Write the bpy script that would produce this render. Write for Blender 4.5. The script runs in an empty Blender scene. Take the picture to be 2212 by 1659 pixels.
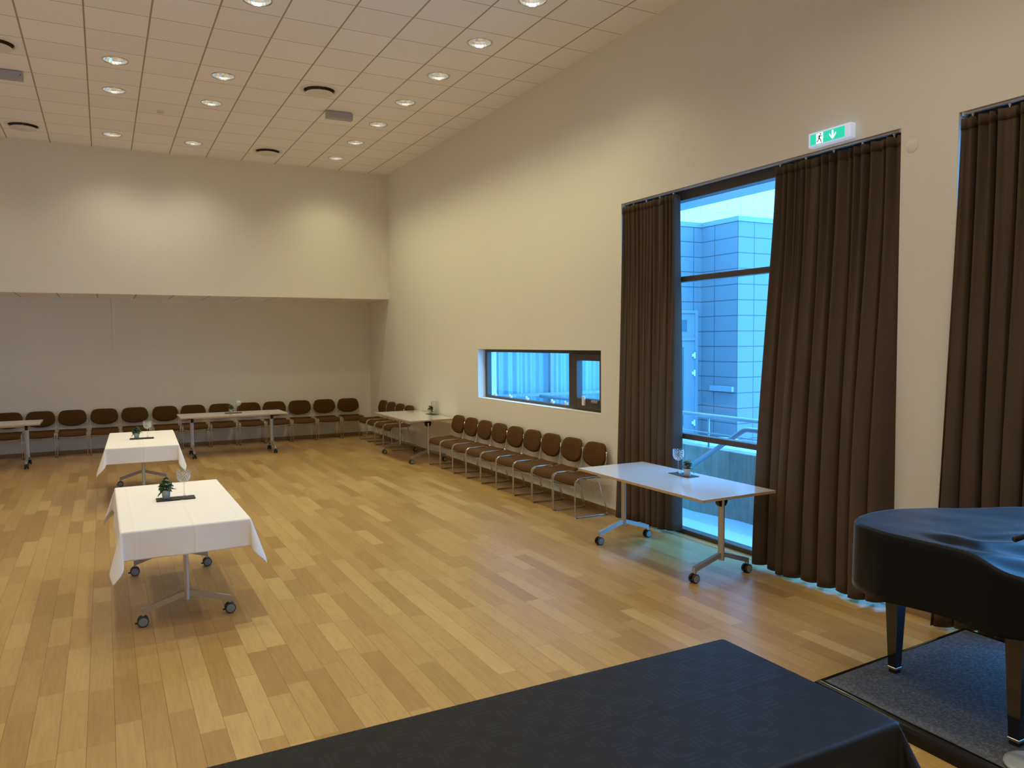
import bpy, bmesh, math, random
from mathutils import Vector, Matrix, noise
PI = math.pi
random.seed(7)
S = bpy.context.scene
C = S.collection
R = math.radians

# ------------------------------------------------------------------ room figures (metres)
H = 5.337            # ceiling
YB = 14.93           # upper back wall
YL = 16.262          # lower back wall (under the bulkhead)
HS = 2.8625          # bulkhead underside
XL = -8.56           # left wall
YF = -4.0            # wall behind the camera
W1 = (3.648, 7.037, 3.506)      # tall window niche, y0 y1 top
W2 = (0.95, 3.224, 3.504)      # second tall niche, its unseen near end drawn in to cut the daylight
SW = (7.439, 10.779, 1.126, 1.881)   # low strip window
WT = 0.32            # outer wall thickness
LX = [-1.2876, -3.6876, -4.8876, -7.2876]
def row_y(k): return YB - 0.0687 - 0.6023 * k - 0.30115

# ------------------------------------------------------------------ materials
class NT:
    def __init__(s, name):
        s.m = bpy.data.materials.new(name); s.m.use_nodes = True
        s.t = s.m.node_tree; s.n = s.t.nodes; s.l = s.t.links
        s.b = s.n['Principled BSDF']; s.out = s.n['Material Output']
        s._c = None
    def new(s, t, **kw):
        k = s.n.new(t)
        for a, v in kw.items(): setattr(k, a, v)
        return k
    def lk(s, a, b): s.l.new(a, b)
    def setin(s, sock, v):
        if hasattr(v, 'is_output'): s.lk(v, sock)
        else: sock.default_value = v
    def mth(s, op, a, b=None, c=None):
        k = s.new('ShaderNodeMath', operation=op)
        s.setin(k.inputs[0], a)
        if b is not None: s.setin(k.inputs[1], b)
        if c is not None: s.setin(k.inputs[2], c)
        return k.outputs[0]
    def coord(s, which='Object'):
        k = s.new('ShaderNodeTexCoord'); return k.outputs[which]
    def xyz(s, v):
        k = s.new('ShaderNodeSeparateXYZ'); s.lk(v, k.inputs[0]); return k.outputs
    def comb(s, x=0., y=0., z=0.):
        k = s.new('ShaderNodeCombineXYZ')
        for i, v in enumerate((x, y, z)): s.setin(k.inputs[i], v)
        return k.outputs[0]
    def noise(s, vec, scale=5., detail=2., rough=.5):
        k = s.new('ShaderNodeTexNoise'); s.lk(vec, k.inputs['Vector'])
        k.inputs['Scale'].default_value = scale; k.inputs['Detail'].default_value = detail
        k.inputs['Roughness'].default_value = rough
        return k.outputs['Fac']
    def white(s, vec):
        k = s.new('ShaderNodeTexWhiteNoise', noise_dimensions='3D'); s.lk(vec, k.inputs['Vector']); return k.outputs['Value']
    def ramp(s, fac, stops):
        k = s.new('ShaderNodeValToRGB'); s.lk(fac, k.inputs[0]); e = k.color_ramp.elements
        while len(e) < len(stops): e.new(.5)
        for i, (p, c) in enumerate(stops): e[i].position = p; e[i].color = (*c, 1)
        return k.outputs[0]
    def mix(s, fac, a, b):
        k = s.new('ShaderNodeMix', data_type='RGBA')
        s.setin(k.inputs[0], fac)
        for i, v in ((6, a), (7, b)):
            s.setin(k.inputs[i], v if hasattr(v, 'is_output') else (*v, 1))
        return k.outputs[2]
    def bump(s, h, strength=.3, dist=.01):
        k = s.new('ShaderNodeBump'); s.lk(h, k.inputs['Height'])
        k.inputs['Strength'].default_value = strength; k.inputs['Distance'].default_value = dist
        s.lk(k.outputs[0], s.b.inputs['Normal'])
    def col(s, v): s.setin(s.b.inputs['Base Color'], v if hasattr(v, 'is_output') else (*v, 1))
    def p(s, **kw):
        for a, v in kw.items():
            s.setin(s.b.inputs[a.replace('_', ' ')], v)
        return s
    # 1 on a line of half width hw around multiples of period
    def line(s, v, off, period, hw):
        a = s.mth('DIVIDE', s.mth('SUBTRACT', v, off), period)
        f = s.mth('FRACT', s.mth('ADD', a, 100.5))
        d = s.mth('ABSOLUTE', s.mth('SUBTRACT', f, .5))
        return s.mth('LESS_THAN', d, hw / period)

def simple(name, col, rough=.5, metal=0., var=0., vscale=20., bump=0., bscale=200., bdist=.002, **kw):
    t = NT(name); t.p(Roughness=rough, Metallic=metal, **kw)
    if var or bump: co = t.coord()
    if var:
        n = t.noise(co, vscale, 3)
        t.col(t.mix(n, tuple(max(0, c * (1 - var)) for c in col), tuple(min(1, c * (1 + var)) for c in col)))
    else: t.col(col)
    if bump: t.bump(t.noise(co, bscale, 2), bump, bdist)
    return t.m

def emit(name, col, strength):
    t = NT(name); t.col((0, 0, 0)); t.b.inputs['Emission Color'].default_value = (*col, 1); t.p(Emission_Strength=strength)
    return t.m

def mat_floor():
    t = NT('oak_planks'); x, y, z = t.xyz(t.coord())
    u = t.mth('DIVIDE', t.mth('ADD', x, 5.0072), .1275)
    i = t.mth('FLOOR', u); fx = t.mth('FRACT', t.mth('ADD', u, 200.))
    ri = t.white(t.comb(i, 3.3, 1.7)); ri2 = t.white(t.comb(i, 9.1, 4.2))
    L = t.mth('MULTIPLY_ADD', ri, .45, .55)
    wob = t.noise(t.comb(t.mth('MULTIPLY', i, 7.31), t.mth('MULTIPLY', y, .9), 0.), 1., 1.)
    v = t.mth('ADD', t.mth('ADD', t.mth('DIVIDE', y, L), t.mth('MULTIPLY', ri2, 31.)), t.mth('MULTIPLY', wob, 1.1))
    j = t.mth('FLOOR', v); fy = t.mth('FRACT', v)
    rn = t.white(t.comb(i, j, 2.5)); rn2 = t.white(t.comb(i, j, 7.5))
    base = t.ramp(rn, [(0., (.345, .198, .062)), (.3, (.405, .243, .082)), (.75, (.455, .284, .100)), (1., (.51, .335, .126))])
    gv = t.comb(t.mth('MULTIPLY_ADD', x, 26., t.mth('MULTIPLY', rn, 90.)), t.mth('MULTIPLY_ADD', y, 2.2, t.mth('MULTIPLY', rn2, 40.)), 0.)
    g = t.noise(gv, 1.6, 5, .6)
    g2 = t.noise(t.comb(t.mth('MULTIPLY', x, 140.), t.mth('MULTIPLY', y, 5.), rn), 1., 3)
    gg = t.mth('MULTIPLY_ADD', g, .55, t.mth('MULTIPLY', g2, .28))
    sh = t.mth('MULTIPLY_ADD', gg, .9, .60)
    k = t.new('ShaderNodeVectorMath', operation='SCALE'); t.lk(base, k.inputs[0]); t.lk(sh, k.inputs['Scale'])
    gx = t.mth('GREATER_THAN', t.mth('ABSOLUTE', t.mth('SUBTRACT', fx, .5)), .491)
    fyl = t.mth('MULTIPLY', t.mth('SUBTRACT', .5, t.mth('ABSOLUTE', t.mth('SUBTRACT', fy, .5))), L)
    gy = t.mth('LESS_THAN', fyl, .0012)
    gap = t.mth('MAXIMUM', t.mth('MULTIPLY', gx, .8), t.mth('MULTIPLY', gy, .6))
    t.col(t.mix(gap, k.outputs[0], (.10, .055, .02)))
    t.p(Roughness=t.mth('MULTIPLY_ADD', g, .05, .265), Specular_IOR_Level=.5)
    t.bump(t.mth('SUBTRACT', 1., gap), .25, .0015)
    return t.m

def mat_ceiling():
    t = NT('ceiling_tiles'); co = t.coord(); x, y, z = t.xyz(co)
    lx = t.line(x, -.3876, .6, .0085); ly = t.line(y, YB - .0687, .6023, .0045)
    m = t.mth('MAXIMUM', lx, ly)
    ci = t.mth('FLOOR', t.mth('DIVIDE', t.mth('ADD', x, .3876), .6)); cj = t.mth('FLOOR', t.mth('DIVIDE', t.mth('SUBTRACT', y, YB - .0687), .6023))
    w = t.white(t.comb(ci, cj, 1.5))
    tile = t.mix(w, (.90, .89, .875), (.94, .93, .915))
    t.col(t.mix(m, tile, (.40, .34, .27))); t.p(Roughness=.9)
    nb = t.noise(co, 260., 2)
    t.bump(t.mth('SUBTRACT', t.mth('MULTIPLY', nb, .1), m), .35, .004)
    return t.m

def mat_wall():
    t = NT('wall_paint'); co = t.coord()
    n = t.noise(co, .9, 3)
    t.col(t.mix(n, (.79, .77, .695), (.83, .81, .735))); t.p(Roughness=.75)
    t.bump(t.noise(co, 330., 2), .12, .002)
    return t.m

def mat_panel(name, ca, cb, ax, off_h, per_h, off_z, per_z, hw=.0085, rough=.6, lf=.42):
    t = NT(name); co = t.coord(); s = t.xyz(co)
    h = s[0] if ax == 'x' else s[1]
    m = t.mth('MAXIMUM', t.line(h, off_h, per_h, hw), t.line(s[2], off_z, per_z, hw))
    n = t.noise(co, 1.3, 3)
    t.col(t.mix(m, t.mix(n, ca, cb), tuple(c * lf for c in ca))); t.p(Roughness=rough)
    t.bump(t.mth('SUBTRACT', 1., m), .4, .01)
    return t.m

def mat_glass():
    t = NT('window_glass'); n = t.n
    tr = t.new('ShaderNodeBsdfTransparent'); tr.inputs[0].default_value = (.90, .955, .965, 1)
    gl = t.new('ShaderNodeBsdfGlossy'); gl.inputs['Roughness'].default_value = .01
    fr = t.new('ShaderNodeFresnel'); fr.inputs[0].default_value = 1.45
    mx = t.new('ShaderNodeMixShader')
    geo = t.new('ShaderNodeNewGeometry')
    t.lk(t.mth('MULTIPLY', t.mth('SUBTRACT', 1., geo.outputs['Backfacing']), t.mth('MULTIPLY', fr.outputs[0], 1.)), mx.inputs[0]); t.lk(tr.outputs[0], mx.inputs[1]); t.lk(gl.outputs[0], mx.inputs[2])
    t.lk(mx.outputs[0], t.out.inputs[0]); n.remove(t.b)
    return t.m

def mat_goblet(cut):
    t = NT('cut_crystal' if cut else 'clear_crystal')
    tr = t.new('ShaderNodeBsdfTransparent'); tr.inputs[0].default_value = (.96, .97, .98, 1)
    gl = t.new('ShaderNodeBsdfGlossy'); gl.inputs['Roughness'].default_value = .05
    df = t.new('ShaderNodeBsdfDiffuse'); df.inputs[0].default_value = (.85, .87, .9, 1)
    lw = t.new('ShaderNodeLayerWeight'); lw.inputs[0].default_value = .35
    m1 = t.new('ShaderNodeMixShader'); m2 = t.new('ShaderNodeMixShader')
    t.lk(t.mth('MULTIPLY_ADD', lw.outputs['Facing'], .42, .06), m1.inputs[0]); t.lk(tr.outputs[0], m1.inputs[1]); t.lk(gl.outputs[0], m1.inputs[2])
    t.lk(m1.outputs[0], m2.inputs[1]); t.lk(df.outputs[0], m2.inputs[2]); m2.inputs[0].default_value = .015
    if cut:
        x, y, z = t.xyz(t.coord())
        a = t.mth('MULTIPLY', t.mth('ARCTAN2', y, x), 12 / (2 * PI)); b = t.mth('MULTIPLY', z, 42.)
        d1 = t.mth('ABSOLUTE', t.mth('SUBTRACT', t.mth('FRACT', t.mth('ADD', t.mth('ADD', a, b), 50.)), .5))
        d2 = t.mth('ABSOLUTE', t.mth('SUBTRACT', t.mth('FRACT', t.mth('ADD', t.mth('SUBTRACT', a, b), 50.)), .5))
        d = t.mth('MINIMUM', d1, d2)
        k = t.mth('MULTIPLY', t.mth('LESS_THAN', d, .11), t.mth('LESS_THAN', z, .207))
        t.lk(t.mth('MULTIPLY_ADD', k, .26, .015), m2.inputs[0])
        bp = t.new('ShaderNodeBump'); t.lk(d, bp.inputs['Height']); bp.inputs['Strength'].default_value = 1.; bp.inputs['Distance'].default_value = .012
        for q in (gl, df): t.lk(bp.outputs[0], q.inputs['Normal'])
    t.lk(m2.outputs[0], t.out.inputs[0]); t.n.remove(t.b)
    return t.m

def mat_black_cloth():
    t = NT('black_damask'); co = t.coord(); x, y, z = t.xyz(co)
    # woven check: bundles of bars in a brick-like layout, visible only as a change of gloss
    cx = t.mth('FRACT', t.mth('ADD', t.mth('DIVIDE', x, .15), 100.)); cy = t.mth('FRACT', t.mth('ADD', t.mth('DIVIDE', y, .15), 100.))
    bx = t.mth('LESS_THAN', cx, .5); by = t.mth('LESS_THAN', cy, .5)
    sx = t.mth('LESS_THAN', t.mth('FRACT', t.mth('ADD', t.mth('DIVIDE', x, .0215), 100.)), .5)
    sy = t.mth('LESS_THAN', t.mth('FRACT', t.mth('ADD', t.mth('DIVIDE', y, .0215), 100.)), .5)
    pat = t.mth('ADD', t.mth('MULTIPLY', t.mth('MULTIPLY', bx, by), sy), t.mth('MULTIPLY', t.mth('MULTIPLY', t.mth('SUBTRACT', 1., bx), t.mth('SUBTRACT', 1., by)), sx))
    t.col(t.mix(pat, (.0056, .0066, .0094), (.0075, .0088, .012)))
    t.p(Roughness=t.mth('MULTIPLY_ADD', pat, -.055, .57), Specular_IOR_Level=.27)
    t.bump(t.noise(co, 900., 1), .08, .001)
    return t.m

def mat_carpet():
    t = NT('grey_carpet'); co = t.coord()
    n = t.noise(co, 170., 4, .8); n2 = t.noise(co, 60., 2)
    t.col(t.ramp(t.mth('MULTIPLY_ADD', n2, .3, t.mth('MULTIPLY', n, .7)), [(.34, (.026, .028, .033)), (.52, (.10, .106, .118)), (.68, (.28, .29, .32))]))
    t.p(Roughness=.95); t.bump(n, .9, .008)
    return t.m

def mat_velvet():
    t = NT('brown_velvet'); co = t.coord()
    n = t.noise(co, 3., 3)
    t.col(t.mix(n, (.078, .054, .038), (.098, .069, .050))); t.p(Roughness=.85, Sheen_Weight=.28, Sheen_Roughness=.35, Specular_IOR_Level=.15)
    t.b.inputs['Sheen Tint'].default_value = (.55, .42, .30, 1)
    t.bump(t.noise(co, 600., 2), .1, .001)
    return t.m

def mat_concrete():
    t = NT('board_marked_concrete'); co = t.coord(); x, y, z = t.xyz(co)
    v = t.noise(t.comb(t.mth('MULTIPLY', y, 18.), t.mth('MULTIPLY', z, 1.2), 0.), 1., 5, .7)
    n = t.noise(co, 6., 4)
    t.col(t.ramp(t.mth('MULTIPLY_ADD', v, .7, t.mth('MULTIPLY', n, .3)), [(.3, (.20, .195, .16)), (.6, (.36, .34, .28)), (.75, (.46, .43, .36))])); t.p(Roughness=.9)
    t.bump(v, .5, .02)
    return t.m

M = dict(
    floor=mat_floor(), ceil=mat_ceiling(), wall=mat_wall(), glass=mat_glass(),
    base=simple('oak_skirting', (.34, .21, .09), .45, var=.2, vscale=8),
    frame=simple('brown_aluminium', (.085, .072, .060), .42, .25, var=.06),
    reveal=simple('painted_reveal', (.78, .76, .72), .7, bump=.08),
    white=simple('white_plastic', (.80, .80, .80), .4),
    ceilmetal=simple('white_enamel', (.78, .755, .71), .45),
    chrome=simple('polished_chrome', (.58, .57, .55), .13, 1.),
    steel=simple('satin_steel', (.50, .52, .54), .36, .85, bump=.05, bscale=300),
    brush=simple('brushed_grey_box', (.42, .42, .45), .5, .1),
    tabletop=simple('white_laminate', (.64, .64, .635), .16, var=.02, Coat_Weight=.5, Coat_Roughness=.12),
    birch=simple('birch_edge', (.52, .37, .21), .5, var=.2, vscale=30),
    black=simple('black_plastic', (.012, .012, .013), .42),
    hubgrey=simple('grey_hub', (.24, .24, .25), .5),
    seat=simple('brown_upholstery', (.090, .041, .0115), .85, var=.10, vscale=40, bump=.25, bscale=700, Specular_IOR_Level=.2),
    linen=simple('white_linen', (.84, .825, .80), .8, var=.02, vscale=60, bump=.15, bscale=900, bdist=.001, Sheen_Weight=.05),
    bcloth=mat_black_cloth(), carpet=mat_carpet(), velvet=mat_velvet(),
    slate=simple('dark_slate', (.022, .021, .022), .6, bump=.3, bscale=120),
    pot=simple('grey_green_pot', (.32, .36, .34), .45, var=.06),
    potpale=simple('pale_stone_pot', (.56, .55, .50), .5, var=.06),
    soil=simple('potting_soil', (.03, .02, .012), .95, bump=.6, bscale=300, bdist=.004),
    leaf=simple('dark_green_leaf', (.045, .085, .028), .4, var=.45, vscale=45),
    bud=simple('pale_bud', (.22, .20, .14), .6, var=.3, vscale=90),
    stemg=simple('green_stem', (.08, .12, .04), .6),
    bowl=mat_goblet(True), stem=mat_goblet(False),
    lacquer=simple('black_lacquer', (.006, .006, .007), .12, 0., Coat_Weight=.5),
    cover=simple('dark_piano_cover', (.0055, .0065, .009), .42, bump=.12, bscale=700, bdist=.001, Specular_IOR_Level=.12, Sheen_Weight=.35, Sheen_Roughness=.30),
    brass=simple('pale_brass', (.62, .55, .42), .3, 1.),
    mic=simple('pale_stand_enamel', (.35, .38, .42), .4, .3),
    render=simple('grey_render', (.35, .36, .38), .8, bump=.2),
    snow=simple('fresh_snow', (.56, .62, .66), .8, var=.04, vscale=2., bump=.5, bscale=14., bdist=.03),  # base colour kept darker than real snow, with courtyard shade in it
    facade=mat_panel('facade_panel', (.185, .205, .215), (.205, .225, .235), 'x', 5.491, .6, 1.868, .2842),  # dark panel tone includes the shade of the courtyard
    facade_y=mat_panel('facade_panel_side', (.185, .205, .215), (.205, .225, .235), 'y', 11.074, .6, 1.868, .2842),
    upper=mat_panel('white_cladding', (.86, .88, .88), (.88, .90, .90), 'x', 5.2, .41, 4.9, .60, .007),  # whiter than the facade so the colour carries the stronger sky light
    doorm=simple('pale_door_enamel', (.25, .275, .30), .4),
    doorglass=simple('dark_door_glass', (.10, .16, .19), .08, 0.),
    sheer=simple('sheer_curtain', (.42, .50, .52), .8),
    rail=simple('galvanised_rail', (.36, .40, .44), .45, .4, bump=.2, bscale=60),
    concrete=mat_concrete(),
    flash=simple('pale_flashing', (.50, .54, .57), .5),
    tan=simple('timber_fascia', (.16, .11, .07), .6),
)

# ------------------------------------------------------------------ mesh helpers
def tag(o, label=None, cat=None, group=None, kind=None):
    if label: o['label'] = label
    if cat: o['category'] = cat
    if group: o['group'] = group
    if kind: o['kind'] = kind
    return o
def obj(name, bm, mats, parent=None, smooth=False, label=None):
    me = bpy.data.meshes.new(name)
    bmesh.ops.recalc_face_normals(bm, faces=bm.faces[:])
    bm.to_mesh(me); bm.free()
    for m in (mats if isinstance(mats, (list, tuple)) else [mats]): me.materials.append(m)
    if smooth is True:
        me.polygons.foreach_set('use_smooth', [True] * len(me.polygons))
    elif smooth:
        me.polygons.foreach_set('use_smooth', [True] * len(me.polygons))
        me.set_sharp_from_angle(angle=R(smooth))
    o = bpy.data.objects.new(name, me); C.objects.link(o)
    if parent: o.parent = parent
    if label: o['label'] = label
    return o
def empty(name, loc=(0, 0, 0), rotz=0., label=None, cat=None, group=None, kind=None):
    o = bpy.data.objects.new(name, None); C.objects.link(o)
    o.empty_display_size = .1; o.location = loc; o.rotation_euler = (0, 0, rotz)
    return tag(o, label, cat, group, kind)
def dup(o, loc=None, rotz=None, label=None, group=None, parent=None):
    c = o.copy(); C.objects.link(c)
    if parent: c.parent = parent
    if loc is not None: c.location = loc
    if rotz is not None: c.rotation_euler = (0, 0, rotz)
    if label: c['label'] = label
    if group: c['group'] = group
    for ch in [q for q in bpy.data.objects if q.parent is o]: dup(ch, parent=c)
    return c
def B(): return bmesh.new()
def box(bm, x0, x1, y0, y1, z0, z1, bev=0., mi=0, seg=2):
    n0 = len(bm.faces)
    vs = [bm.verts.new(p) for p in ((x0, y0, z0), (x1, y0, z0), (x1, y1, z0), (x0, y1, z0), (x0, y0, z1), (x1, y0, z1), (x1, y1, z1), (x0, y1, z1))]
    fs = [bm.faces.new([vs[i] for i in f]) for f in ((3, 2, 1, 0), (4, 5, 6, 7), (0, 1, 5, 4), (1, 2, 6, 5), (2, 3, 7, 6), (3, 0, 4, 7))]
    for f in fs: f.material_index = mi
    if bev:
        ed = list({e for f in fs for e in f.edges})
        bmesh.ops.bevel(bm, geom=ed, offset=bev, segments=seg, affect='EDGES', profile=.6)
    return fs
def frames(pts, closed=False):
    n = len(pts); out = []; up = None
    for i in range(n):
        a = pts[i - 1] if (i > 0 or closed) else pts[i]; b = pts[(i + 1) % n] if (i < n - 1 or closed) else pts[i]
        t = (b - a).normalized()
        if up is None:
            up = Vector((0, 0, 1)) if abs(t.z) < .9 else Vector((1, 0, 0))
        s = t.cross(up)
        if s.length < 1e-5: s = t.cross(Vector((0, 1, .01)))
        s.normalize(); up = s.cross(t).normalized()
        out.append((s, up.copy()))
    return out
def tube(bm, pts, r, seg=8, closed=False, mi=0, sx=1., sy=1., caps=True):
    pts = [Vector(p) for p in pts]; fr = frames(pts, closed); rings = []
    for i, p in enumerate(pts):
        rr = r[i] if isinstance(r, (list, tuple)) else r
        s, u = fr[i]
        rings.append([bm.verts.new(p + (s * math.cos(2 * PI * k / seg) * sx + u * math.sin(2 * PI * k / seg) * sy) * rr) for k in range(seg)])
    m = len(rings)
    for i in range(m if closed else m - 1):
        a, b = rings[i], rings[(i + 1) % m]
        for k in range(seg):
            f = bm.faces.new((a[k], a[(k + 1) % seg], b[(k + 1) % seg], b[k])); f.material_index = mi
    if caps and not closed:
        for ring in (rings[0], rings[-1]):
            f = bm.faces.new(ring); f.material_index = mi
def fillet(pts, rad, n=5):
    pts = [Vector(p) for p in pts]; out = [pts[0]]
    for i in range(1, len(pts) - 1):
        p = pts[i]; a = pts[i - 1] - p; b = pts[i + 1] - p
        d = min(rad, a.length * .49, b.length * .49)
        p0 = p + a.normalized() * d; p1 = p + b.normalized() * d
        for k in range(n + 1):
            t = k / n; out.append(p0 * (1 - t) ** 2 + p * 2 * t * (1 - t) + p1 * t ** 2)
    out.append(pts[-1]); return out
def lathe(bm, prof, seg=32, c=(0, 0, 0), mi=0, cap0=False, cap1=False, axis='z'):
    rings = []
    for r, z in prof:
        ring = []
        for k in range(seg):
            a = 2 * PI * k / seg
            q = (r * math.cos(a), r * math.sin(a), z)
            if axis == 'x': q = (z, r * math.cos(a), r * math.sin(a))
            if axis == 'y': q = (r * math.cos(a), z, r * math.sin(a))
            ring.append(bm.verts.new((c[0] + q[0], c[1] + q[1], c[2] + q[2])))
        rings.append(ring)
    for a, b in zip(rings, rings[1:]):
        for k in range(seg):
            f = bm.faces.new((a[k], a[(k + 1) % seg], b[(k + 1) % seg], b[k])); f.material_index = mi
    if cap0: bm.faces.new(rings[0]).material_index = mi
    if cap1: bm.faces.new(rings[-1]).material_index = mi
def prism(bm, poly, fn0, fn1, mi=0):
    a = [bm.verts.new(fn0(p)) for p in poly]; b = [bm.verts.new(fn1(p)) for p in poly]; n = len(poly)
    for f in (bm.faces.new(a), bm.faces.new(b[::-1])): f.material_index = mi
    for k in range(n): bm.faces.new((a[k], b[k], b[(k + 1) % n], a[(k + 1) % n])).material_index = mi
def grid(bm, nu, nv, fn, mi=0):
    vs = [[bm.verts.new(fn(u / nu, v / nv)) for v in range(nv + 1)] for u in range(nu + 1)]
    for u in range(nu):
        for v in range(nv):
            bm.faces.new((vs[u][v], vs[u + 1][v], vs[u + 1][v + 1], vs[u][v + 1])).material_index = mi
    return vs
def sstep(a, b, x):
    t = max(0., min(1., (x - a) / (b - a))); return t * t * (3 - 2 * t)
def struct(name, bm, mats, parent=None, smooth=False):
    o = obj(name, bm, mats, parent, smooth)
    if parent is None: o['kind'] = 'structure'
    return o

# ------------------------------------------------------------------ the room
bm = B(); box(bm, XL - .3, WT, YF - .3, YL + .3, -.2, 0); struct('floor', bm, M['floor'])
fix = {}   # holes in the ceiling: cell centre -> radius
vis = [(0, k) for k in (1, 3, 5, 7, 9, 11, 13)] + [(1, k) for k in (1, 5, 7, 11)] + [(2, k) for k in (1, 5, 7)]
for c, k in vis: fix[(round(LX[c], 3), round(row_y(k), 3))] = .134
VX = [-2.4876, -6.0876]; VK = [1, 7]
for x in VX:
    for k in VK: fix[(round(x, 3), round(row_y(k), 3))] = .198
xs = [0.] + [-.3876 - .6 * i for i in range(14)] + [XL]
ys = [YB, YB - .0687]
while ys[-1] - .6023 > YF: ys.append(ys[-1] - .6023)
ys.append(YF)
bm = B()
for i in range(len(xs) - 1):
    for j in range(len(ys) - 1):
        x1, x0, y1, y0 = xs[i], xs[i + 1], ys[j], ys[j + 1]
        cx, cy = (x0 + x1) / 2, (y0 + y1) / 2
        r = next((v for (a, b), v in fix.items() if abs(a - cx) < .02 and abs(b - cy) < .02), None)
        if r is None:
            bm.faces.new([bm.verts.new(p) for p in ((x0, y0, H), (x0, y1, H), (x1, y1, H), (x1, y0, H))])
        else:
            n = 32; inn = []; out = []
            for k in range(n):
                a = 2 * PI * (k + .0) / n + PI / 4
                ca, sa = math.cos(a), math.sin(a)
                inn.append(bm.verts.new((cx + r * ca, cy + r * sa, H)))
                m = max(abs(ca), abs(sa))
                out.append(bm.verts.new((cx + ca / m * (x1 - x0) / 2, cy + sa / m * (y1 - y0) / 2, H)))
            for k in range(n): bm.faces.new((inn[k], inn[(k + 1) % n], out[(k + 1) % n], out[k]))
bmesh.ops.remove_doubles(bm, verts=bm.verts[:], dist=1e-4)
struct('ceiling', bm, M['ceil'])
bm = B(); box(bm, XL - .3, WT, YF - .3, YL + .3, H + .45, H + .6); tagr = struct('roof', bm, M['render'])

bm = B(); box(bm, XL - .25, XL, YF - .3, YL + .3, 0, H + .5); struct('wall_left', bm, M['wall'])
bm = B(); box(bm, XL, 0, YF - .3, YF, 0, H + .5); struct('wall_front', bm, M['wall'])
bm = B(); box(bm, XL, 0, YB, YL + .3, HS + .004, H + .5); struct('wall_back', bm, M['wall'])
bm = B(); box(bm, XL, 0, YB + .012, YL, HS, HS + .004); struct('trim_1', bm, M['ceil'])
# lower back wall in two leaves with the narrow joint between
bm = B()
sx = -4.972
box(bm, XL, sx - .009, YL, YL + .3, 0, HS); box(bm, sx + .009, 0, YL, YL + .3, 0, HS); box(bm, sx - .009, sx + .009, YL + .012, YL + .3, 0, HS)
struct('wall_alcove', bm, M['wall'])
bm = B(); box(bm, sx + .40, sx + .414, YL - .003, YL, .06, HS - .05); struct('trim_2', bm, M['wall'])

# right wall with its openings
bm = B()
def wr(y0, y1, z0, z1): box(bm, 0, WT, y0, y1, z0, z1)
wr(YF - .3, W2[0], 0, H + .5); wr(W2[0], W2[1], W2[2], H + .5); wr(W2[1], W1[0], 0, H + .5)
wr(W1[0], W1[1], W1[2], H + .5); wr(W1[1], SW[0], 0, H + .5)
wr(SW[0], SW[1], 0, SW[2]); wr(SW[0], SW[1], SW[3], H + .5); wr(SW[1], YL + .3, 0, H + .5)
struct('wall_right', bm, M['wall'])
bm = B()
# skirting
def skirt(name, boxes):
    bm = B()
    for b in boxes: box(bm, *b, bev=.003, seg=1)
    return struct(name, bm, M['base'])
bm.free()
skirt('baseboard_right', [(-.014, 0, W2[1], W1[0], 0, .06), (-.014, 0, W1[1], YL, 0, .06), (-.014, 0, YF, W2[0], 0, .06)])
skirt('baseboard_back', [(XL, -.014, YL - .014, YL, 0, .06)])
skirt('baseboard_left', [(XL, XL + .014, YF, YL, 0, .06)])
skirt('baseboard_front', [(XL, 0, YF, YF + .014, 0, .06)])
# narrow cable duct running up the right wall behind the corner table
bm = B(); box(bm, -.012, 0, 13.2, 13.3, .06, .80, bev=.003); struct('trim_3', bm, M['wall'])

# tall windows: outer aluminium frame, two transoms, a sill rail
def tall_window(name, y0, y1, top):
    w = empty(name, (0, 0, 0), kind='structure')
    bm = B(); xa, xb = .10, .20
    for a, b, c, d in ((y0, y0 + .06, 0, top), (y1 - .06, y1, 0, top), (y0 + .06, y1 - .06, 0, .048), (y0 + .06, y1 - .06, top - .10, top)):
        box(bm, xa, xb, a, b, c, d, bev=.004, seg=1)
    obj('frame', bm, M['frame'], w)
    for z in (.985, 2.585):
        bm = B(); box(bm, xa, xb - .01, y0 + .06, y1 - .06, z, z + .055, bev=.004, seg=1); obj('transom', bm, M['frame'], w)
    for a, b in ((.048, .985), (1.04, 2.585), (2.64, top - .10)):
        bm = B(); box(bm, .155, .163, y0 + .05, y1 - .05, a - .01, b + .01); obj('pane', bm, M['glass'], w)
    bm = B(); box(bm, .20, .50, y0, y1, -.10, .030); obj('outer_sill', bm, M['flash'], w)
    bm = B(); box(bm, .20, .50, y0, y1, top - .102, top); obj('outer_flashing', bm, M['flash'], w)
    bm = B(); box(bm, 0.0, .10, y0, y1, -.02, .003); obj('sill', bm, M['floor'], w)
    return w
tall_window('window_1', *W1)
tall_window('window_2', *W2)

# strip window: fixed light and a side-hung sash
w = empty('window_3', (0, 0, 0), kind='structure')
xa, xb = .125, .205; y0, y1, z0, z1 = SW
bm = B()
for a in ((xa, xb, y0, y1, z1 - .045, z1), (xa, xb, y0, y1, z0, z0 + .04), (xa, xb, y1 - .06, y1, z0 + .04, z1 - .045), (xa, xb, y0, y0 + .045, z0 + .04, z1 - .045), (xa - .012, xb, 8.24, 8.32, z0 + .04, z1 - .045)):
    box(bm, *a, bev=.004, seg=1)
obj('frame', bm, M['frame'], w)
bm = B()
sa, sb = y0 + .045, 8.24
for a in ((sa, sa + .12, z0 + .04, z1 - .045), (sb - .13, sb, z0 + .04, z1 - .045), (sa + .12, sb - .13, z1 - .045 - .085, z1 - .045), (sa + .12, sb - .13, z0 + .04, z0 + .16)):
    box(bm, xa - .035, xb - .02, *a, bev=.006, seg=1)
sash = obj('sash', bm, M['frame'], w)
bm = B(); box(bm, xa - .065, xa - .035, 7.90, 7.945, 1.20, 1.32, bev=.008); obj('latch', bm, M['white'], sash)
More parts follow.
